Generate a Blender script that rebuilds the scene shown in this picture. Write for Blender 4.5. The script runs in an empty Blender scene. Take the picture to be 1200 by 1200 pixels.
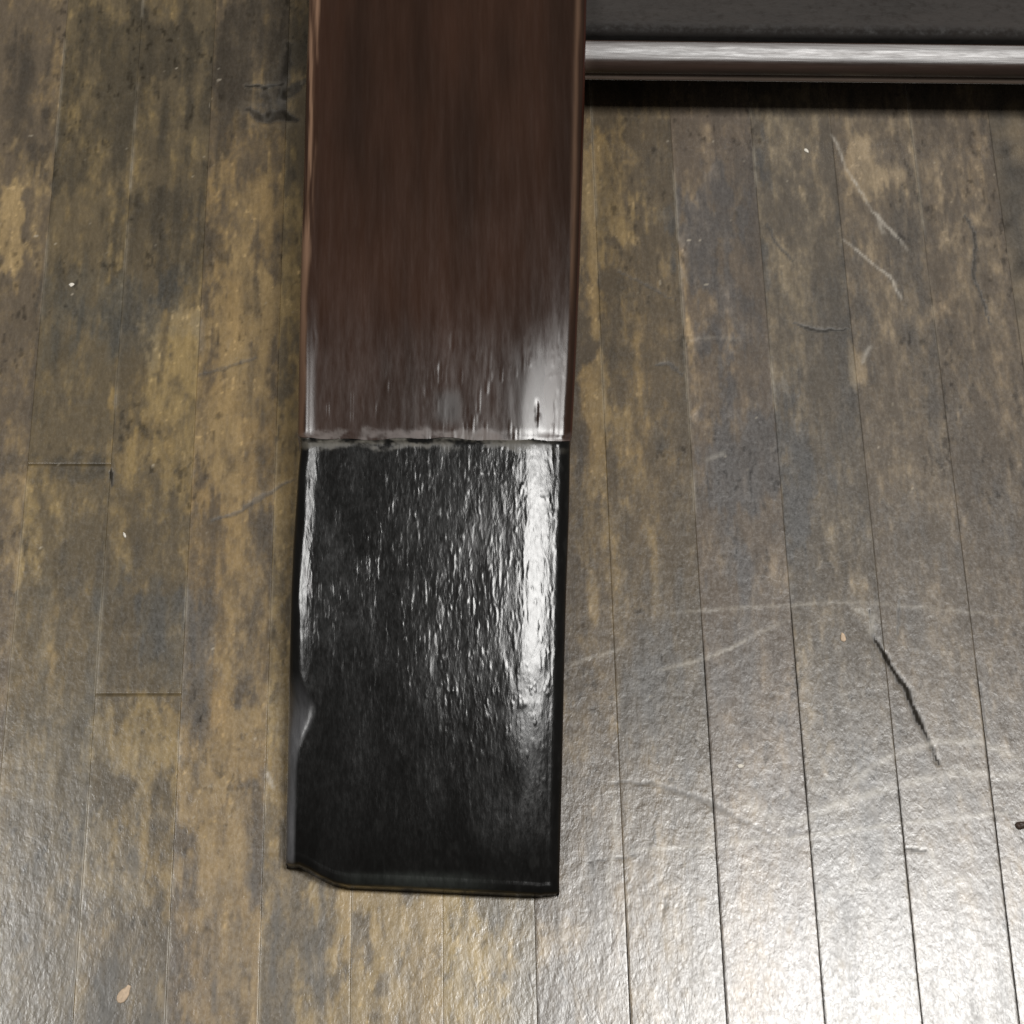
import bpy, math
import numpy as np
from mathutils import Matrix, Vector

# ------------------------------------------------------------------ camera
FPX = 2400.0                       # focal length in pixels of a 1200 px wide frame
H = 0.86                           # camera height above the floor boards
Xc = np.array([1.0, 0.0, -0.0475]); Xc /= np.linalg.norm(Xc)
Yc = np.array([-114.0, 5235.0, -FPX]); Yc /= np.linalg.norm(Yc)
Zc = np.cross(Xc, Yc); Zc /= np.linalg.norm(Zc)
Rm = np.stack([Xc, Yc, Zc])        # camera -> world
scene = bpy.context.scene
cam = bpy.data.cameras.new('camera'); cam.sensor_width = 36; cam.lens = 36 * FPX / 1200
cam.clip_start = 0.01; cam.clip_end = 50
camo = bpy.data.objects.new('camera', cam); scene.collection.objects.link(camo)
M4 = Matrix([list(Rm[0]) + [0], list(Rm[1]) + [0], list(Rm[2]) + [H], [0, 0, 0, 1]])
camo.matrix_world = M4
scene.camera = camo

def W(px, py, z=0.0):
    """world X, Y of what the camera sees at a picture position, on the level z"""
    px = np.asarray(px, float); py = np.asarray(py, float); z = np.asarray(z, float)
    dx = px - 600; dy = 600 - py; dz = -FPX
    d = [Rm[i][0] * dx + Rm[i][1] * dy + Rm[i][2] * dz for i in range(3)]
    t = (z - H) / d[2]
    return d[0] * t, d[1] * t

# ------------------------------------------------------------------ world, lamps, exposure
world = bpy.data.worlds.new('World'); scene.world = world; world.use_nodes = True
bg = world.node_tree.nodes['Background']
bg.inputs[0].default_value = (1.0, 0.93, 0.84, 1); bg.inputs[1].default_value = 0.11
scene.view_settings.view_transform = 'Standard'; scene.view_settings.look = 'None'
scene.view_settings.exposure = 0; scene.view_settings.gamma = 1

def ceiling_lamp(name, x0, x1, y0, y1, hl, radiance, col):
    """rectangular ceiling lamp whose mirror image in the floor spans the given picture window"""
    k = (H + hl) / H
    ax, ay = W([x0, x1, x0, x1], [y0, y0, y1, y1])
    ax = ax * k; ay = ay * k
    sx = ax.max() - ax.min(); sy = ay.max() - ay.min()
    l = bpy.data.lights.new(name, 'AREA'); l.shape = 'RECTANGLE'; l.size = sx; l.size_y = sy
    l.energy = radiance * math.pi * sx * sy; l.color = col
    o = bpy.data.objects.new(name, l); scene.collection.objects.link(o)
    o.location = (ax.mean(), ay.mean(), hl)
ceiling_lamp('ceiling_lamp', 730, 1400, 1060, 1480, 2.4, 32.0, (1.0, 0.985, 0.96))
ceiling_lamp('ceiling_lamp', -600, -60, 1040, 1290, 2.4, 26.0, (1.0, 0.985, 0.96))

# ------------------------------------------------------------------ noise and shape helpers
Q = 0.00039                        # one picture pixel on the floor, in metres
def vnoise(x, y, seed):
    r = np.random.RandomState(seed).rand(256, 256)
    xi = np.floor(x).astype(int); yi = np.floor(y).astype(int)
    fx = x - xi; fy = y - yi
    fx = fx * fx * (3 - 2 * fx); fy = fy * fy * (3 - 2 * fy)
    a = r[xi & 255, yi & 255]; b = r[(xi + 1) & 255, yi & 255]
    c = r[xi & 255, (yi + 1) & 255]; d = r[(xi + 1) & 255, (yi + 1) & 255]
    return (a * (1 - fx) + b * fx) * (1 - fy) + (c * (1 - fx) + d * fx) * fy
def fbm(x, y, sx, sy, seed, octv=4, gain=0.55):
    s = 0; a = 1; t = 0
    for o in range(octv):
        s = s + a * vnoise(x / sx * 2 ** o + 17.3 * o, y / sy * 2 ** o + 9.1 * o, seed + o); t += a; a *= gain
    return s / t
def sstep(a, b, x):
    t = np.clip((x - a) / (b - a), 0, 1); return t * t * (3 - 2 * t)
def poly_dist(x, y, pts):
    """distance in q units to a polyline given in picture positions, plus the position along it 0..1"""
    wx, wy = W([p[0] for p in pts], [p[1] for p in pts]); wx = wx / Q; wy = wy / Q
    best = np.full(x.shape, 1e9); at = np.zeros(x.shape); n = len(pts) - 1
    for i in range(n):
        ex = wx[i+1] - wx[i]; ey = wy[i+1] - wy[i]
        t = np.clip(((x - wx[i]) * ex + (y - wy[i]) * ey) / (ex * ex + ey * ey), 0, 1)
        d = np.hypot(x - wx[i] - t * ex, y - wy[i] - t * ey)
        m = d < best; best = np.where(m, d, best); at = np.where(m, (i + t) / n, at)
    return best, at
def blob(x, y, cx, cy, rx, ry, wob, soft=0.35):
    wx, wy = W(cx, cy); wx = wx / Q; wy = wy / Q
    d = np.sqrt(((x - wx) / rx) ** 2 + ((y - wy) / ry) ** 2) + wob
    return 1 - sstep(1 - soft, 1 + soft, d)

def link(name, me, mat, parent=None):
    o = bpy.data.objects.new(name, me); scene.collection.objects.link(o)
    if mat: me.materials.append(mat)
    if parent: o.parent = parent
    return o
def grid_mesh(name, X, Y, Z, col=None, close=False):
    """X, Y, Z are arrays (rows, columns) -> smooth quad sheet, with a point colour 'tone'"""
    r, c = X.shape
    co = np.stack([X, Y, Z], -1).reshape(-1, 3).astype(np.float32)
    i = np.arange(r * c).reshape(r, c)
    q = np.stack([i[:-1, :-1], i[:-1, 1:], i[1:, 1:], i[1:, :-1]], -1).reshape(-1, 4)
    me = bpy.data.meshes.new(name)
    me.vertices.add(len(co)); me.vertices.foreach_set('co', co.ravel())
    me.loops.add(q.size); me.loops.foreach_set('vertex_index', q.ravel().astype(np.int32))
    me.polygons.add(len(q)); me.polygons.foreach_set('loop_start', np.arange(0, q.size, 4, dtype=np.int32))
    me.polygons.foreach_set('loop_total', np.full(len(q), 4, np.int32))
    me.polygons.foreach_set('use_smooth', np.ones(len(q), bool))
    me.update(); me.validate()
    if col is not None:
        a = me.color_attributes.new('tone', 'FLOAT_COLOR', 'POINT')
        a.data.foreach_set('color', col.reshape(-1, 4).astype(np.float32).ravel())
    return me

# ------------------------------------------------------------------ materials
def material(name):
    m = bpy.data.materials.new(name); m.use_nodes = True
    return m, m.node_tree.nodes, m.node_tree.links, m.node_tree.nodes['Principled BSDF']
def noise(N, L, scale_vec, scale, detail=4, rough=0.55, dist=0.0):
    tc = N.new('ShaderNodeTexCoord'); mp = N.new('ShaderNodeMapping'); mp.inputs['Scale'].default_value = scale_vec
    L.new(tc.outputs['Object'], mp.inputs[0])
    n = N.new('ShaderNodeTexNoise'); n.inputs['Scale'].default_value = scale
    n.inputs['Detail'].default_value = detail; n.inputs['Roughness'].default_value = rough
    n.inputs['Distortion'].default_value = dist
    L.new(mp.outputs[0], n.inputs['Vector']); return n
def ramp(N, L, src, lo, hi, a=0.3, b=0.7):
    r = N.new('ShaderNodeMapRange'); r.inputs['From Min'].default_value = a; r.inputs['From Max'].default_value = b
    r.inputs['To Min'].default_value = lo; r.inputs['To Max'].default_value = hi
    L.new(src, r.inputs['Value']); return r.outputs[0]
def mul(N, L, a, b, op='MULTIPLY'):
    m = N.new('ShaderNodeMath'); m.operation = op
    for i, v in enumerate((a, b)):
        if isinstance(v, (int, float)): m.inputs[i].default_value = v
        else: L.new(v, m.inputs[i])
    return m.outputs[0]
def bump(N, L, height, dist, strength=1.0, prev=None):
    b = N.new('ShaderNodeBump'); b.inputs['Strength'].default_value = strength; b.inputs['Distance'].default_value = dist
    L.new(height, b.inputs['Height'])
    if prev: L.new(prev, b.inputs['Normal'])
    return b.outputs[0]

def toned(name, grain_vec, grain_scale, g_lo, g_hi, bumps, coat=0.0, coat_rough=0.1, spec=0.5, fine_vec=(1, 1, 1), dull=False):
    """colour comes from the piece's own tone, roughness from its alpha, grain and relief from noise"""
    m, N, L, P = material(name)
    at = N.new('ShaderNodeAttribute'); at.attribute_name = 'tone'
    g = noise(N, L, grain_vec, grain_scale, 6, 0.62, 0.4)
    g2 = noise(N, L, fine_vec, grain_scale * 2.3, 5, 0.7, 0.0)
    f = mul(N, L, ramp(N, L, g.outputs[0], g_lo, g_hi), ramp(N, L, g2.outputs[0], 0.90, 1.10))
    mx = N.new('ShaderNodeVectorMath'); mx.operation = 'SCALE'
    L.new(at.outputs['Color'], mx.inputs[0]); L.new(f, mx.inputs['Scale'])
    L.new(mx.outputs[0], P.inputs['Base Color'])
    rr = mul(N, L, at.outputs['Alpha'], ramp(N, L, g2.outputs[0], 0.75, 1.3))
    L.new(rr, P.inputs['Roughness'])
    ln = N.new('ShaderNodeVectorMath'); ln.operation = 'LENGTH'; L.new(at.outputs['Color'], ln.inputs[0])
    if dull: L.new(ramp(N, L, ln.outputs['Value'], .02, spec, .02, .075), P.inputs['Specular IOR Level'])   # dirt in cracks has no varnish
    else: P.inputs['Specular IOR Level'].default_value = spec
    prev = None
    for vec, sc, dist, st, dt in bumps:
        n = noise(N, L, vec, sc, dt, 0.6, 0.25)
        prev = bump(N, L, n.outputs[0], dist, st, prev)
    if prev: L.new(prev, P.inputs['Normal'])
    P.inputs['Coat Weight'].default_value = coat; P.inputs['Coat Roughness'].default_value = coat_rough
    if coat and prev: L.new(prev, P.inputs['Coat Normal'])
    return m
mat_floor = toned('worn_floor_wood', (1, 0.22, 1), 300, 0.84, 1.16,
                  [((1, 0.7, 1), 190, 0.0010, 0.17, 4), ((1, 0.5, 1), 620, 0.0003, 0.22, 2)], spec=0.70, fine_vec=(1, 0.5, 1), dull=True)
mat_leg = toned('dark_stained_wood', (1, 0.05, 1), 160, 0.93, 1.07,
                [((1, 0.05, 1), 220, 0.0004, 0.05, 3)], spec=0.45, fine_vec=(1, 0.06, 1))
mat_cap = toned('black_lacquer', (1, 0.2, 1), 300, 0.7, 1.3,
                [((1, 0.22, 1), 330, 0.0008, 0.16, 3)], spec=0.42, fine_vec=(1, 0.3, 1))
mat_rail = toned('polished_dark_rail', (0.04, 1, 1), 260, 0.8, 1.2,
                 [((0.05, 1, 1), 160, 0.0006, 0.3, 3)], spec=0.6, fine_vec=(0.1, 1, 1))
mat_panel = toned('grey_black_board', (0.3, 1, 1), 120, 0.85, 1.15,
                  [((0.5, 1, 1), 200, 0.0006, 0.3, 3)], spec=0.4)
def plain(name, c, r, bs=900):
    m, N, L, P = material(name)
    n = noise(N, L, (1, 1, 1), bs, 4)
    mx = N.new('ShaderNodeMix'); mx.data_type = 'RGBA'
    mx.inputs[6].default_value = (*[v * 0.7 for v in c], 1); mx.inputs[7].default_value = (*c, 1)
    L.new(ramp(N, L, n.outputs[0], 0, 1), mx.inputs[0]); L.new(mx.outputs[2], P.inputs['Base Color'])
    P.inputs['Roughness'].default_value = r
    L.new(bump(N, L, n.outputs[0], 0.0003, 0.6), P.inputs['Normal'])
    return m
mat_sub = plain('gap_dirt', (0.018, 0.014, 0.011), 0.9)
mat_chip = plain('pale_wood_chip', (0.62, 0.47, 0.33), 0.7)
mat_white = plain('white_crumb', (0.85, 0.80, 0.70), 0.6)
mat_nub = plain('brown_nub', (0.05, 0.03, 0.02), 0.5)

# ------------------------------------------------------------------ the floor
TAN = np.array([0.300, 0.213, 0.098]); MID = np.array([0.106, 0.082, 0.053]); DARK = np.array([0.031, 0.026, 0.019])
SLATE = np.array([0.043, 0.046, 0.047]); GOLD = np.array([0.27, 0.165, 0.055]); PALE = np.array([0.52, 0.46, 0.36])

tan_spots = [(15,265,24,70,.9),(290,240,45,90,.6),(285,370,55,110,.75),(215,400,40,55,.9),(200,490,70,90,.55),(300,520,60,120,.65),
    (15,600,30,90,.35),(290,700,40,120,.45),(160,860,50,50,.6),(160,990,45,60,.5),(255,930,45,150,.75),(255,1110,50,100,.6),
    (500,1110,95,70,.8),(480,1190,90,50,.6),(590,1100,50,40,.45),(720,240,45,130,.65),(705,460,16,170,.8),(730,520,30,120,.4),
    (806,380,7,160,.7),(1012,190,22,55,.75),(1010,430,12,34,.8),(700,640,30,80,.4),(80,115,18,70,.35),(320,850,25,140,.5),(940,300,35,70,.25),
    (1105,200,50,60,.25),(340,330,20,120,.5)]
dark_spots = [(200,60,190,70,.75),(120,160,95,90,.6),(170,130,110,100,.55),(170,270,75,90,.6),(55,420,40,90,.45),(120,345,75,60,.6),(195,350,14,34,.9),(60,545,60,16,.6),(185,735,45,55,.5),  # dark stains; the top left ones also paint in a soft shadow
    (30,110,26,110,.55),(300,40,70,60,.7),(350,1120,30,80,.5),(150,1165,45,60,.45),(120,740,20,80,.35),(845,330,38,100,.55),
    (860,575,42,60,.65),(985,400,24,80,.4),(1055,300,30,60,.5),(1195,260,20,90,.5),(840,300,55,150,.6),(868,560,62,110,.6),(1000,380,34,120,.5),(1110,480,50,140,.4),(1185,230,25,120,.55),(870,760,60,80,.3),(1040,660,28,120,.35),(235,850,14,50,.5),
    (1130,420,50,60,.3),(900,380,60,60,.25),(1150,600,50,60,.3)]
slate_spots = [(835,290,60,170,.9),(865,560,75,130,.95),(1000,330,40,90,.6),(1160,300,50,120,.5),(800,820,70,150,.5),(845,330,42,110,.8),(860,575,48,70,.9),(880,760,90,120,.4),(150,370,80,60,.5),(990,440,30,100,.6),(190,740,45,60,.45),(1040,640,40,90,.5),(60,1020,70,220,.5)]
cracks = [  # dark grooves: points, width, depth, strength
    ([(1020,716),(1022,744),(1040,775),(1062,808),(1075,842),(1090,870),(1100,896)], 2.6, .0006, .95),
    ([(1132,253),(1143,275),(1141,325),(1152,352),(1160,379)], 2.0, .0004, .7),
    ([(930,379),(958,388),(993,386)], 2.0, .0003, .7), ([(768,428),(785,427),(800,442)], 2.5, .0003, .55),
    ([(898,262),(912,288),(930,307)], 1.6, .0003, .6), ([(725,318),(765,338),(790,352)], 1.3, .0002, .45),
    ([(288,100),(310,102),(332,98)], 2.2, .0004, .8), ([(339,50),(335,90),(331,120),(338,140)], 5.0, .0002, .6),
    ([(292,128),(308,138),(330,136),(347,141)], 6.0, .0002, .7), ([(311,105),(314,134)], 5.0, .0001, .5), ([(334,114),(346,104),(358,94)], 5.0, .0001, .6),
    ([(250,612),(285,597),(310,580),(343,563)], 2.4, .0003, .5), ([(717,917),(761,917),(799,929),(833,941),(872,963),(912,980)], 2.2, .0002, .35),
    ([(1054,700),(1052,745)], 1.4, .0003, .6), ([(1148,800),(1155,850),(1158,868)], 1.2, .0003, .5), ([(1060,994),(1085,998)], 1.2, .0002, .6),
    ([(782,1045),(778,1075)], 1.4, .0002, .4), ([(690,1012),(720,1006),(745,1003)], 1.0, .0002, .5), ([(232,440),(262,432),(300,420)], 2.2, .0002, .4),
    ([(130,550),(132,572)], 1.2, .0004, .8)]
scuffs = [  # pale marks: points, width, strength
    ([(930,965),(978,944),(1050,920),(1123,905),(1210,912)], 5, .50), ([(997,922),(1020,900),(1050,883),(1099,869),(1147,869),(1205,893)], 4, .48),
    ([(732,997),(833,990),(949,980),(1055,965),(1205,950)], 2.4, .5), ([(669,779),(727,760)], 2.2, .35), ([(770,786),(833,770),(881,746),(925,726)], 2.2, .5),
    ([(780,719),(860,712),(930,709),(960,706),(1027,707),(1205,724)], 2.2, .30), ([(975,158),(993,199),(1020,244),(1065,293)], 1.8, .7),
    ([(988,280),(1020,307),(1045,325),(1056,352)], 1.6, .7), ([(872,940),(900,955),(932,966)], 6, .35), ([(1000,712),(1022,722),(1021,744)], 3, .5),
    ([(720,930),(722,990),(712,1030),(711,1100)], 3, .45), ([(840,1030),(870,1060),(880,1075)], 4, .25), ([(975,1180),(1000,1120),(1022,1045)], 2, .3),
    ([(1100,1035),(1180,1022)], 3, .3), ([(960,1050),(1055,1022)], 3, .25), ([(313,905),(322,925)], 2, .7), ([(805,400),(830,395),(872,398)], 2, .2),
    ([(826,540),(850,530)], 3, .3), ([(1093,1000),(1098,1060)], 3, .3), ([(1035,275),(1028,250)], 3, .5), ([(1020,405),(1010,425)], 3, .45)]

edges_px = [-925,-812,-699,-587,-475,-363,-250,-137,-25,85,193,302,410,520,630,739,852,967,1081,1195,1308,1421,1534,1647,1760]
ex, _ = W(edges_px, [1200] * len(edges_px))
ex = ex / Q
_, y_near = W(600, 1330); _, y_far = W(600, -260); y_near = float(y_near / Q); y_far = float(y_far / Q)
# pieces (board index, picture y where its ends meet)
joints = {8: [545], 9: [812], 16: [], 12: [], 5: [300], 20: [700]}
pale_edge = {9: (.55, -300, 1300), 10: (.75, 560, 1300), 11: (.4, 500, 1300), 12: (.9, 1040, 1300), 15: (.5, -300, 700), 16: (.55, 200, 600), 17: (.65, -300, 470),  # worn pale board edges; the left ones also paint varnish glints as colour
             18: (.0, 0, 0), 19: (.45, 100, 500), 8: (.4, -300, 1300), 13: (.25, 1040, 1300)}
dark_edge = {16: 740, 17: 700, 18: 900, 19: 780, 15: 1050}

def floor_tones(x, y, bi, edge_l, edge_r):
    """albedo, roughness and relief of the worn floor at x, y (q units)"""
    rs = np.random.RandomState(900 + bi)
    wob = (fbm(x, y, 30, 62, 31, 5, .62) - 0.5) * 2.6 + rs.uniform(-.22, .22) + 1.1 * (fbm(x, y, 9, 150, 33 + bi, 4, .6) - .5)
    n1 = fbm(x, y, 46, 190, 3 + bi, 5, .6); n2 = fbm(x, y, 120, 260, 77, 4)
    mot = fbm(x, y, 15, 34, 51, 4, .65); fine = fbm(x, y, 4.5, 13, 63, 3, .65); streak = fbm(x, y, 7, 160, 15 + bi, 4, .6)
    t = 0.30 * sstep(.38, .72, n1) + 0.16 * (n2 - .5)
    for cx, cy, rx, ry, w in tan_spots: t = np.maximum(t, w * blob(x, y, cx, cy, rx, ry, wob)) if w > .3 else t + w * blob(x, y, cx, cy, rx, ry, wob)
    t = t + 1.0 * (mot - .5) + .45 * (streak - .5) + .6 * (fine - .5)
    d = 0.35 * sstep(.55, .8, 1 - n1)
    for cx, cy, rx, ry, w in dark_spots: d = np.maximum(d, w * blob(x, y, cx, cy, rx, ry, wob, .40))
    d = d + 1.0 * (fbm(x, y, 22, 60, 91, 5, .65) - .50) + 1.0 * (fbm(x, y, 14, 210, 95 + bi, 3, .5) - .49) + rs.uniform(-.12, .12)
    sl = 0
    for cx, cy, rx, ry, w in slate_spots: sl = np.maximum(sl, w * blob(x, y, cx, cy, rx, ry, wob))
    xr, _ = W(660, 600)
    sl = np.clip(np.maximum(sl, .55 * sstep(60, 260, x - xr / Q)), 0, 1)  # right side greyed: haze of the glare put into the colour
    t = np.clip(t, 0, 1); t = .60 * t + .34 * sstep(.18, .75, t)
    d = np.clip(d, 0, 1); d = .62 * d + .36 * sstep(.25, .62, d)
    d = d * (1 - .3 * sstep(60, 200, x - W(660, 600)[0] / Q))  # dark patches weakened at right, part of the painted glare haze
    t = t[..., None]; d = d[..., None]; sl = sl[..., None] * np.ones_like(d)
    g = np.clip(sstep(.4, .75, fbm(x, y, 60, 110, 123, 3)), 0, 1)[..., None] * .5
    c = MID * (1 - t) + (TAN * (1 - g * .6) + GOLD * g * .6) * t
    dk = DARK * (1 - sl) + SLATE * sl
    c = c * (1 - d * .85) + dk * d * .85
    pits = sstep(.64, .78, fbm(x, y, 6.5, 15, 701, 3, .6)) * sstep(.42, .62, fbm(x, y, 70, 120, 711, 3)); c = c * (1 - .50 * pits)[..., None]
    fl = sstep(.70, .82, fbm(x, y, 4.5, 11, 721, 3, .6)) * t[..., 0]; c = c * (1 + .75 * fl)[..., None]
    lum = c.mean(-1, keepdims=True)
    c = c * (1 - .62 * sl) + lum * np.array([1.02, 1.0, .93]) * .62 * sl
    c = c * (1 + .34 * (rs.rand() - .5)) * np.array([1 + .05 * (rs.rand() - .5), 1, 1 + .16 * (rs.rand() - .5)])
    rough = 0.250 + .08 * d[..., 0] + .07 * (mot - .5)
    z = .00016 * (fbm(x, y, 40, 90, 201, 3) - .5) + .00007 * (mot - .5) + .00003 * (fine - .5)
    # grooves and pale scuffs
    wx_ = x + 7 * (fbm(x, y, 13, 13, 611, 3, .6) - .5); wy_ = y + 7 * (fbm(x, y, 13, 13, 621, 3, .6) - .5)
    jx_ = x + 4 * (fbm(x, y, 7, 7, 631, 2) - .5); jy_ = y + 4 * (fbm(x, y, 7, 7, 641, 2) - .5)
    for pts, w, dep, s in cracks:
        D, at = poly_dist(wx_, wy_, pts) if w > 2.2 and w != 2.6 else poly_dist(jx_, jy_, pts)
        if D.min() > 40: continue
        ww = w * (.55 + .9 * fbm(x, y, 9, 9, 5, 2)) * (.55 + .9 * np.sin(np.pi * np.clip(at, .04, .96)))
        k = 1 - sstep(ww * .55, ww * 1.35, D)
        kk = (np.clip(s * 1.15, 0, 1) * k)[..., None]; c = c * (1 - kk) + DARK * .5 * kk; rough = rough + .35 * k * s
        lip = np.exp(-((D - ww * 2.0) / (ww * .8)) ** 2) * s * .10
        c = c * (1 - lip[..., None]) + PALE * .6 * lip[..., None]
        z = z - dep * .35 * k
    for pts, w, s in scuffs:
        D, at = poly_dist(jx_, jy_, pts)
        if D.min() > 60: continue
        br = sstep(.25, .6, fbm(x, y, 14, 14, 7, 3)); end = sstep(0, .08, at) * sstep(0, .08, 1 - at)
        k = np.exp(-(D / w) ** 2) * s * (.95 if w > 5 else .8) * (.45 + .55 * br) * (.35 + .65 * end)
        c = c * (1 - k[..., None]) + PALE * np.array([.92, .96, 1.05]) * k[..., None]
        z = z + .00005 * k * (1 if w < 4 else .4)
        rough = rough + .05 * k
    # small nicks
    v = vnoise(x / 3.2, y / 6.0, 404); nick = sstep(.965, .99, v) * sstep(.5, .7, fbm(x, y, 60, 60, 8, 2))
    c = c * (1 - .5 * nick[..., None]) + PALE * .5 * nick[..., None]
    # board edges
    iy = y
    for sgn, e, key in ((1, edge_l, bi), (-1, edge_r, bi + 1)):
        D = (x - e) * sgn
        if key in pale_edge:
            s, ya, yb = pale_edge[key]
            _, wa = W(600, ya); _, wb = W(600, yb); wa /= Q; wb /= Q
            on = sstep(wb - 20, wb + 20, iy) * (1 - sstep(wa - 20, wa + 20, iy)) * sstep(.36, .62, fbm(iy * 0, iy, 10, 60, 60 + key, 3))
            k = .50 * s * (.5 + fbm(x, y, 4, 9, 811, 2)) * on * (np.exp(-(D / (2.2 if sgn > 0 else 1.3)) ** 2))
            c = c * (1 - k[..., None]) + PALE * k[..., None]
        dk = .22 * np.exp(-(D / 1.2) ** 2) * sstep(.4, .65, fbm(iy * 0, iy, 10, 70, 160 + key, 3))
        if key in dark_edge:
            _, wa = W(600, dark_edge[key]); dk = dk + .9 * np.exp(-(D / (.30 + .95 * fbm(iy * 0, iy, 10, 16, 460 + key, 3))) ** 2) * (1 - sstep(wa / Q - 40, wa / Q + 10, iy))
        elif key in pale_edge: dk = dk * .3
        c = c * (1 - np.clip(dk, 0, .9)[..., None])
        wv = .0 + .12 * fbm(iy * 0, iy, 10, 45, 260 + key, 3)
        if key in dark_edge: wv = wv + .14 * (1 - sstep(wa / Q - 40, wa / Q + 10, iy))
        z = z - .00045 * wv * np.exp(-(np.maximum(D, 0) / 1.3) ** 2)
    return np.concatenate([np.clip(c, .004, .8), np.clip(rough, .1, .8)[..., None]], -1), z

sub = grid_mesh('floor', *np.meshgrid(np.array([ex[0], ex[-1]]) * Q, np.array([y_near, y_far]) * Q), np.full((2, 2), -.0030))
floor = link('floor', sub, mat_sub); floor['kind'] = 'structure'; floor['label'] = 'old scuffed floor of narrow dark stained strip boards'
rb = np.random.RandomState(5)
for bi in range(len(ex) - 1):
    l, r = ex[bi], ex[bi + 1]
    inside = -60 < edges_px[bi + 1] + 60 and edges_px[bi] < 1290
    step = 2.5 if inside else 14.0
    gap_half = .04
    cuts = sorted([y_near, y_far] + [float(W(600, j)[1] / Q) for j in joints.get(bi, [])])
    for k in range(len(cuts) - 1):
        a = cuts[k] + .03 * (k > 0); b = cuts[k + 1] - .03 * (k < len(cuts) - 2)
        nx = max(6, int((r - l) / step)); xs = np.linspace(l + gap_half, r - gap_half, nx)
        xs = np.sort(np.concatenate([xs, [l + gap_half + .9, l + gap_half + 1.8, r - gap_half - .9, r - gap_half - 1.8]]))
        ny = int((b - a) / step); ys = np.linspace(a, b, ny)
        X, Y = np.meshgrid(xs, ys)
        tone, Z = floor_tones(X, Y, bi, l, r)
        if len(cuts) > 2:
            for e, on in ((a, k > 0), (b, k < len(cuts) - 2)):
                if on: Z = Z - .00002 * np.exp(-((Y - e) / 1.6) ** 2)
        dz = rb.uniform(-.00003, .00003); tilt = rb.uniform(-.0010, .0010)
        Z = Z + dz + (X - (l + r) / 2) * Q * tilt - .0000010 * ((X - (l + r) / 2) / 10) ** 2
        # skirt: the board's sides go down into the joint
        # (edge rows)
        pad = lambda A: np.pad(A, ((1, 1), (1, 1)), mode='edge')
        X = pad(X); Y = pad(Y); Z = pad(Z); tone = np.pad(tone, ((1, 1), (1, 1), (0, 0)), mode='edge')
        for sl_ in ((0, slice(None)), (-1, slice(None)), (slice(None), 0), (slice(None), -1)):
            Z[sl_] = -.0028
        for sl_ in ((slice(None), 0), (slice(None), -1)):
            tone[sl_ + (slice(0, 3),)] = tone[sl_ + (slice(0, 3),)] * .3
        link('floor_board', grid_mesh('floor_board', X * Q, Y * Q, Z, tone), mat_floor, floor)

# ------------------------------------------------------------------ the piece of furniture
bench = bpy.data.objects.new('wooden_bench', None); scene.collection.objects.link(bench)
bx, by = W(505, 300); bench.location = (float(bx), float(by), 0)
bench['label'] = 'dark stained wooden bench with flat leg ending in black foot, resting on strip floor'
bench['category'] = 'bench'
def part(name, me, mat, parent=bench):
    o = link(name, me, mat, parent); o.matrix_parent_inverse = Matrix.Translation(-bench.location) if parent is bench else Matrix.Identity(4)
    return o

YT = np.array([-420, 0, 250, 385, 505, 520, 760, 860, 980, 1056]); ZT = np.array([.076, .0625, .0572, .0527, .0453, .0443, .0303, .0235, .0145, .0085])
_c = np.linspace(-420, 1060, 400); _z = np.interp(_c, YT, ZT); _k = np.hanning(31); _k /= _k.sum()
_z = np.convolve(np.pad(_z, 15, mode='reflect', reflect_type='odd'), _k, 'valid')
def ztop(y): return np.interp(y, _c, _z)
lx = lambda y: np.interp(y, [-420,0,100,200,300,400,511,512,522,560,640,700,800,900,1015,1060], [372,362,358.5,356,353,350.5,349,351,352.5,349,343.5,341,338.5,337,334.5,333.5])
rx_ = lambda y: np.interp(y, [-420,0,100,200,300,400,511,512,600,700,800,900,1036,1044,1050,1060], [694,687.5,685.5,683,680,676,670.5,668.5,667,663.5,661,659,655.5,654,650,648])

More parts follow.
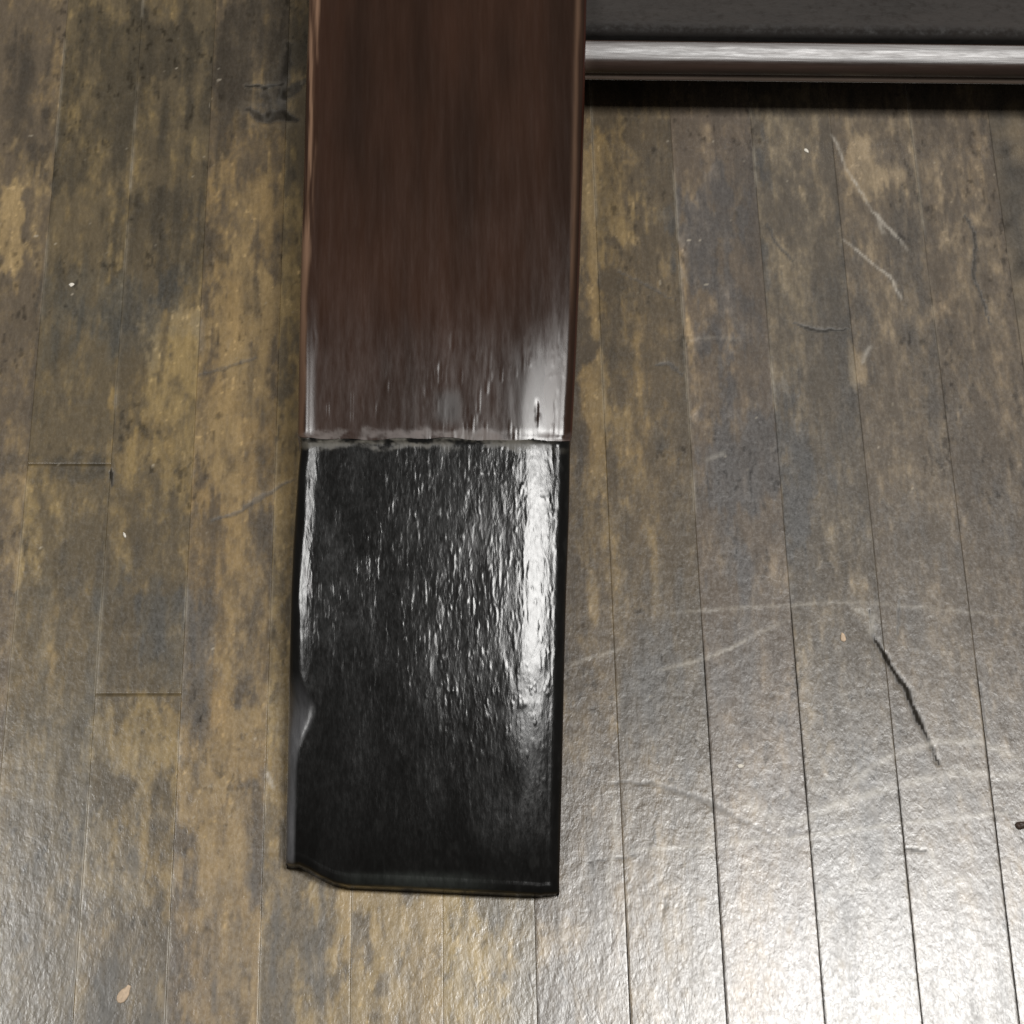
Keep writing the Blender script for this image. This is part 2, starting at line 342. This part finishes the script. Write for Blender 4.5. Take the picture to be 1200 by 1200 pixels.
def beam(y0, y1_fn, ny, nx, rl_fn, rr_fn, crown, tone_fn, relief_fn, close_near=True, close_far=False, seamdrop=0.0):
    """a flat tapered bar: rounded long edges, sides running down to the floor"""
    # profile parameter: side l (6), arc l (10), top (nx), arc r (10), side r (6)
    v = np.linspace(0, 1, ny)
    rows = []
    P = []   # (kind, t)
    for t in np.linspace(0, 1, 7)[:-1]: P.append((0, t))
    for t in np.linspace(0, 1, 13)[:-1]: P.append((1, t))
    for t in np.linspace(0, 1, nx): P.append((2, t))
    for t in np.linspace(0, 1, 13)[1:]: P.append((3, t))
    for t in np.linspace(0, 1, 7)[1:]: P.append((4, t))
    kinds = np.array([p[0] for p in P]); ts = np.array([p[1] for p in P])
    V, K = np.meshgrid(v, kinds, indexing='ij'); _, T = np.meshgrid(v, ts, indexing='ij')
    # fraction across for the end shape
    frac = np.where(K <= 1, 0.0, np.where(K >= 3, 1.0, T))
    yy = y0 + (y1_fn(frac) - y0) * V
    rl = rl_fn(yy); rr = rr_fn(yy); zt = ztop(yy)
    xl = lx(yy); xr = rx_(yy)
    a = T * np.pi / 2
    x = np.where(K == 0, xl, 0.0); z = np.where(K == 0, T * (zt - rl * Q), 0.0)
    x = np.where(K == 1, xl + rl * (1 - np.cos(a)), x); z = np.where(K == 1, zt - rl * Q * (1 - np.sin(a)), z)
    x = np.where(K == 2, xl + rl + (xr - rr - xl - rl) * T, x); z = np.where(K == 2, zt, z)
    x = np.where(K == 3, xr - rr * (1 - np.sin(a)), x); z = np.where(K == 3, zt - rr * Q * (1 - np.cos(a)), z)
    x = np.where(K == 4, xr, x); z = np.where(K == 4, (1 - T) * (zt - rr * Q), z)
    s = np.clip((x - xl) / (xr - xl), 0, 1) * 2 - 1
    z = z + np.where((K >= 1) & (K <= 3), crown(s, yy), 0) * np.where(K == 2, 1, np.where(K == 1, a / (np.pi/2), np.where(K == 3, 1 - a / (np.pi/2), 1)))
    edgew = np.where(K == 2, 1, np.where(K == 1, sstep(.2, 1, T), np.where(K == 3, 1 - sstep(0, .8, T), 0)))
    xs_, ys_ = W(x, yy, np.where((K == 0) | (K == 4), zt - .002, z))
    z = z + relief_fn(x, yy, s) * edgew
    if seamdrop: z = z - np.where(K == 0, T, np.where(K == 4, 1 - T, 1)) * seamdrop * np.exp(-np.abs(V - (0 if close_near else 1)) * ny / 2.2)
    tone = tone_fn(x, yy, s, K, T)
    X, Y, Z = xs_, ys_, z
    def cap_rows(X, Y, Z, tone, last, sgn):
        # round the end over and run it down to the floor
        R = .0042
        Xs, Ys, Zs, Ts = [], [], [], []
        for t in list(np.linspace(0, 1, 7)[1:]) :
            aa = t * np.pi / 2
            Xs.append(X[last]); Ys.append(Y[last] + sgn * R * np.sin(aa)); Zs.append(np.maximum(Z[last] - np.minimum(R, Z[last] * .35) * (1 - np.cos(aa)), 0)); Ts.append(tone[last])
        for t in np.linspace(0, 1, 5)[1:]:
            Xs.append(X[last]); Ys.append(Y[last] + sgn * R); Zs.append(Zs[5] * (1 - t)); Ts.append(tone[last])
        return Xs, Ys, Zs, Ts
    if not close_near:      # plain sawn far end
        X = np.vstack([X[:1], X]); Y = np.vstack([Y[:1] + .0002, Y]); Z = np.vstack([Z[:1] * 0, Z]); tone = np.concatenate([tone[:1], tone], 0)
    if close_near:
        Xs, Ys, Zs, Ts = cap_rows(X, Y, Z, tone, -1, -1)
        X = np.vstack([X] + [r[None] for r in Xs]); Y = np.vstack([Y] + [r[None] for r in Ys]); Z = np.vstack([Z] + [r[None] for r in Zs]); tone = np.concatenate([tone] + [r[None] for r in Ts], 0)
    return X, Y, Z, tone

# --- brown part of the leg
BROWN = np.array([0.027, 0.0122, 0.0072]); BROWN2 = np.array([0.0165, 0.0080, 0.0050]); RAW = np.array([0.21, 0.125, 0.08]); DUST = np.array([0.20, 0.18, 0.14]); DUSTP = np.array([0.24, 0.19, 0.17])
def leg_tone(x, y, s, K, T):
    n = fbm(x, y, 26, 420, 301, 4, .6); n2 = fbm(x, y, 60, 160, 302, 3)
    k = sstep(.2, .85, .45 * n + .55 * n2)[..., None]
    c = BROWN2 * (1 - k) + BROWN * 1.25 * k
    # worn raw edges, wider at the top left
    wl = 10 + 9 * fbm(x * 0, y, 9, 55, 311, 3) - 6 * sstep(150, 420, y)
    D = x - lx(y); e = (1 - sstep(wl * .6, wl * 1.15, D)) * sstep(.25, .5, fbm(x, y, 5, 120, 312, 3)) * (.5 + .5 * sstep(-1, 3, D))
    e = e * (1 - .55 * sstep(220, 480, y)); e = np.clip(e, 0, 1)[..., None] * .85
    c = c * (1 - e) + RAW * (.75 + .5 * fbm(x, y, 4, 90, 313, 3))[..., None] * e
    D = rx_(y) - x; e = np.exp(-((D - 10) / 3.2) ** 2) * sstep(.3, .6, fbm(x, y, 5, 160, 322, 3)) * .45
    c = c * (1 - e[..., None]) + RAW * .8 * e[..., None]
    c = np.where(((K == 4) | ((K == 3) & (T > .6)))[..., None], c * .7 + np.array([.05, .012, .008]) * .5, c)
    # dirt collected along the joint, dark blotch beside it
    nn = fbm(x, y, 16, 12, 331, 4, .6)
    j = .8 * sstep(501, 511, y + 18 * (nn - .5)) * sstep(.34, .66, fbm(x, y, 22, 14, 332, 4, .6))
    cc = DUST * .7 + (DUSTP - DUST) * fbm(x, y, 50, 50, 333, 2)[..., None]
    c = c * (1 - .5 * j[..., None]) + cc * .5 * j[..., None]
    b = np.exp(-((x - 525) / 15) ** 4 - ((y - 478) / 19) ** 4); c = c * (1 - .5 * b[..., None])
    r = .205 + .05 * (n - .5) + .28 * j + .1 * b
    return np.concatenate([c, r[..., None]], -1)
def leg_relief(x, y, s):
    k = sstep(300, 500, y)
    v = fbm(x, y, 3.2, 40, 341, 2)
    groove = sstep(.66, .86, v) * sstep(.45, .7, fbm(x, y, 40, 120, 342, 2) + .25 * k * (s * .6 + .3))
    sc = sstep(.70, .80, fbm(x, y, 2.6, 34, 351, 2)) * sstep(360, 470, y) * sstep(-.5, .5, s)
    return .00009 * sc - .00014 * groove * (.25 + k) + .0002 * (fbm(x, y, 30, 160, 343, 3) - .5) - .00025 * sstep(500, 514, y) ** 2
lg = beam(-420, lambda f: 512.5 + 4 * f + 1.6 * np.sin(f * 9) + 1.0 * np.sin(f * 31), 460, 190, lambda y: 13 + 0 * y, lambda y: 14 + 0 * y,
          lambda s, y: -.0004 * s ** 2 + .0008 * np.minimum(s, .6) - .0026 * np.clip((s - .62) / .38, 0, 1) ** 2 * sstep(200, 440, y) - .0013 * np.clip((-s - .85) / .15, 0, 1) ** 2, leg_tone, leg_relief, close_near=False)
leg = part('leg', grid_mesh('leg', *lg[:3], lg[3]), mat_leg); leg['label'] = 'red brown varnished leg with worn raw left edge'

# --- black foot
BLK = np.array([0.0035, 0.0035, 0.0034])
def cap_tone(x, y, s, K, T):
    n = fbm(x, y, 30, 70, 401, 4, .6); m = fbm(x, y, 8, 22, 402, 3)
    c = BLK * (.55 + .9 * n)[..., None]
    nn = fbm(x, y, 15, 14, 411, 4, .6)
    j = (1 - sstep(521, 529, y - 14 * (nn - .5) - 3 * (s > .5))) * sstep(.38, .68, fbm(x, y, 18, 9, 412, 4, .6)) * (1 - .7 * sstep(.6, .85, s))
    c = c * (1 - .4 * j[..., None]) + (DUST * .8) * .4 * j[..., None]
    g = sstep(.62, .8, m) * sstep(520, 540, y) * (.25 + .3 * (1 + s)) * .5
    c = c + np.array([.012, .012, .0115]) * g[..., None]
    # greyish scraped left edge and near end
    D = x - lx(y); w = 12 + 22 * np.exp(-((y - 835) / 32) ** 2)
    e = (1 - sstep(w * .6, w, D)) * sstep(780, 860, y) * .8
    c = c * (1 - e[..., None]) + np.array([.10, .10, .105]) * e[..., None]
    q = sstep(1018, 1036, y + 6 * (fbm(x, y, 12, 12, 421, 3) - .5)) * (1 - sstep(-.1, .7, s)) * .7
    c = c * (1 - q[..., None]) + np.array([.045, .052, .047]) * q[..., None]
    tr = np.exp(-((x - 490) / 2.2) ** 2) * sstep(1028, 1032, y) * .9
    c = c * (1 - tr[..., None]) + np.array([.3, .2, .12]) * tr[..., None]
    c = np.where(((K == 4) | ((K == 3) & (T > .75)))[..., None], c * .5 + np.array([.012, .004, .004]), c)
    r = .175 + .10 * (n - .5) + .3 * j + .1 * e
    return np.concatenate([c, r[..., None]], -1)
def cap_relief(x, y, s):
    v = fbm(x, y, 3.3, 15, 441, 3, .6); v2 = fbm(x, y, 9, 30, 442, 3)
    gr = sstep(.60, .85, v); act = .35 + .65 * sstep(-.7, .4, s) ; fade = 1 - .75 * sstep(820, 1030, y + 150 * (1 - s) * .5)
    st = sstep(.66, .78, fbm(x, y, 2.8, 30, 451, 2)) * sstep(.4, .6, fbm(x, y, 50, 60, 452, 2)) * (1 - sstep(700, 860, y))
    z = .00008 * st + (.00011 * gr + .00009 * (v2 - .5)) * act * fade + .00035 * (fbm(x, y, 45, 90, 443, 3) - .5)
    z = z - .0006 * (1 - sstep(511, 521, y)) ** 1
    return z
def cap_end(f):
    return np.interp(f, [0, .04, .09, .14, .2, .45, .94, .98, 1.0], [999, 1004, 1013, 1020, 1024, 1027, 1034, 1035, 1034])
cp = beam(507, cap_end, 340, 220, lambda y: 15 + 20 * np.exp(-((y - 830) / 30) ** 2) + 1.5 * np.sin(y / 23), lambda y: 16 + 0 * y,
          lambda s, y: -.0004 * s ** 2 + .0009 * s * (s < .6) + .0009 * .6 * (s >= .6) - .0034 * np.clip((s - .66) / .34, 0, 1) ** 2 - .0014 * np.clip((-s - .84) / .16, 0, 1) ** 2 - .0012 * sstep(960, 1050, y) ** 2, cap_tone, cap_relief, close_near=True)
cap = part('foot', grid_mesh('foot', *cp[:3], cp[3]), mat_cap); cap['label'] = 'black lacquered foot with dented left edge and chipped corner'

# --- rail and board behind it, to the right of the leg
def extrude(name, prof, pxa, pxb, yfn, tonefn, n=60):
    """prof: (dy in metres towards the back, z); the front line follows the picture line yfn at z=0.02"""
    px = np.linspace(pxa, pxb, n)
    X0, Y0 = W(px, yfn(px), .0285)
    P_ = np.array(prof) + np.array([0, .0180])
    X = np.repeat(X0[:, None], len(P_), 1); Y = Y0[:, None] + P_[None, :, 0]; Z = np.repeat(P_[None, :, 1], n, 0)
    return grid_mesh(name, X, Y, Z, tonefn(X / Q, np.repeat(P_[None, :, 0], n, 0), Z))
prof = [(.0225, .011), (.006, .0085), (.0015, .0085), (.0002, .0092), (.0000, .0103), (.0009, .0112), (.0014, .0120), (.0012, .0128)]
top = []; d_, z_ = .0196, .0256                       # from the back of the top towards the front, tilting more and more
for k in range(46):
    t = k / 45; an = math.radians(12 + 13 * min(t / .55, 1) + (83 * max(t - .55, 0) / .45)); L_ = .00037 if t < .55 else .00046
    d_ -= L_ * math.cos(an); z_ -= L_ * math.sin(an); top.append((d_, z_))
k_ = (.0012 - top[-1][0]); top = [(a + k_ * 1.0, b + (.0128 - top[-1][1])) for a, b in top]
prof += top[::-1]
bk = prof[-1]
prof += [(bk[0] + .0006, bk[1] - .0004), (bk[0] + .0009, bk[1] - .0015), (bk[0] + .0009, .0100)]
yr = lambda x: 92 + (x - 690) * .0105
def rail_tone(x, d, z):
    n = fbm(x, d / Q, 300, 5, 501, 4)
    c = np.array([.026, .015, .011]) * (.5 + n)[..., None]
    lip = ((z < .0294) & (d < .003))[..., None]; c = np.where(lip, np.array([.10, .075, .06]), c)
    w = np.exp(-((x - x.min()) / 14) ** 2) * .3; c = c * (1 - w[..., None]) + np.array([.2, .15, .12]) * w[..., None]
    return np.concatenate([c, (.26 + .1 * n)[..., None]], -1)
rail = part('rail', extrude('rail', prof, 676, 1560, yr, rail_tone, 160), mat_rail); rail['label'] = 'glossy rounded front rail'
def panel_tone(x, d, z):
    n = fbm(x, d / Q, 60, 30, 511, 4)
    c = np.array([.020, .016, .0135]) * (.75 + .5 * n)[..., None]
    r = np.where(d < pp0 + .004, .85, .55 + .2 * (n - .5)); c = c * np.where(d < pp0 + .004, .5, 1.0)[..., None]  # front edge colour darkened to stand in for shade at the gap
    return np.concatenate([c, r[..., None]], -1)
pp0 = bk[0] + .0046; pz = bk[1] + .0006
pp = [(pp0, .004), (pp0, pz - .0030), (pp0 + .0006, pz - .0014), (pp0 + .0016, pz - .0004), (pp0 + .003, pz)] + [(pp0 + .0016 + .006 * i, pz + .0001 * i) for i in range(1, 26)] + [(pp0 + .156, pz - .003), (pp0 + .156, .004)]
panel = part('shelf_board', extrude('shelf_board', pp, 676, 1560, yr, panel_tone, 160), mat_panel); panel['label'] = 'matt grey black board behind the rail'

# ------------------------------------------------------------------ crumbs on the floor
def crumb(name, px, py, a, b, h, ang, mat, label, cat, seed, z0=.0002, group=None):
    rs = np.random.RandomState(seed)
    u = np.linspace(0, 2 * np.pi, 15)[:-1]; vv = np.linspace(0, np.pi / 2, 5)
    wx, wy = W(px, py)
    verts, faces = [], []
    k = 1 + .28 * (rs.rand(len(u)) - .5)
    for j, t in enumerate(vv[:-1]):
        for i, p in enumerate(u):
            r = math.cos(t) * k[i]; X = a * r * math.cos(p); Y = b * r * math.sin(p) * (1 - .3 * math.cos(p))
            verts.append((X * math.cos(ang) - Y * math.sin(ang), X * math.sin(ang) + Y * math.cos(ang), h * math.sin(t) * (1 + .3 * (rs.rand() - .5))))
    verts.append((0, 0, h)); n = len(u)
    for j in range(len(vv) - 2):
        for i in range(n): faces.append((j*n+i, j*n+(i+1) % n, (j+1)*n+(i+1) % n, (j+1)*n+i))
    j = len(vv) - 2
    for i in range(n): faces.append((j*n+i, j*n+(i+1) % n, len(verts) - 1))
    faces.append(tuple(range(n))[::-1])
    me = bpy.data.meshes.new(name); me.from_pydata(verts, [], faces); me.update()
    o = link(name, me, mat); o.location = (float(wx), float(wy), z0)
    o['label'] = label; o['category'] = cat
    if group: o['group'] = group
crumb('wood_chip', 145, 1165, .0043, .0022, .0008, 1.0, mat_chip, 'pale pointed wood chip on the dark board near the bottom left corner', 'wood chip', 1)
crumb('crumb', 945, 177, .0016, .0009, .0007, -.9, mat_white, 'tiny white crumb just below the glossy rail', 'crumb', 2, group='small crumbs on the floor')
crumb('crumb', 988, 747, .0024, .0012, .0007, 1.7, mat_chip, 'small peach crumb left of the upper end of the long crack', 'crumb', 3, group='small crumbs on the floor')
crumb('crumb', 84, 334, .0013, .0010, .0006, .4, mat_white, 'tiny white crumb on the dark patch left of the leg', 'crumb', 4, group='small crumbs on the floor')
crumb('crumb', 146, 627, .0015, .0006, .0006, 2.0, mat_white, 'tiny slanted pale crumb left of the joint between leg and black foot', 'crumb', 5, group='small crumbs on the floor')
crumb('wood_splinter', 1197, 967, .0030, .0018, .0014, .2, mat_nub, 'dark brown splinter at the right edge of the floor', 'splinter', 6)
crumb('crumb', 868, 898, .0016, .0009, .0006, .1, mat_white, 'tiny white crumb on the shiny floor right of the black foot', 'crumb', 7, group='small crumbs on the floor')
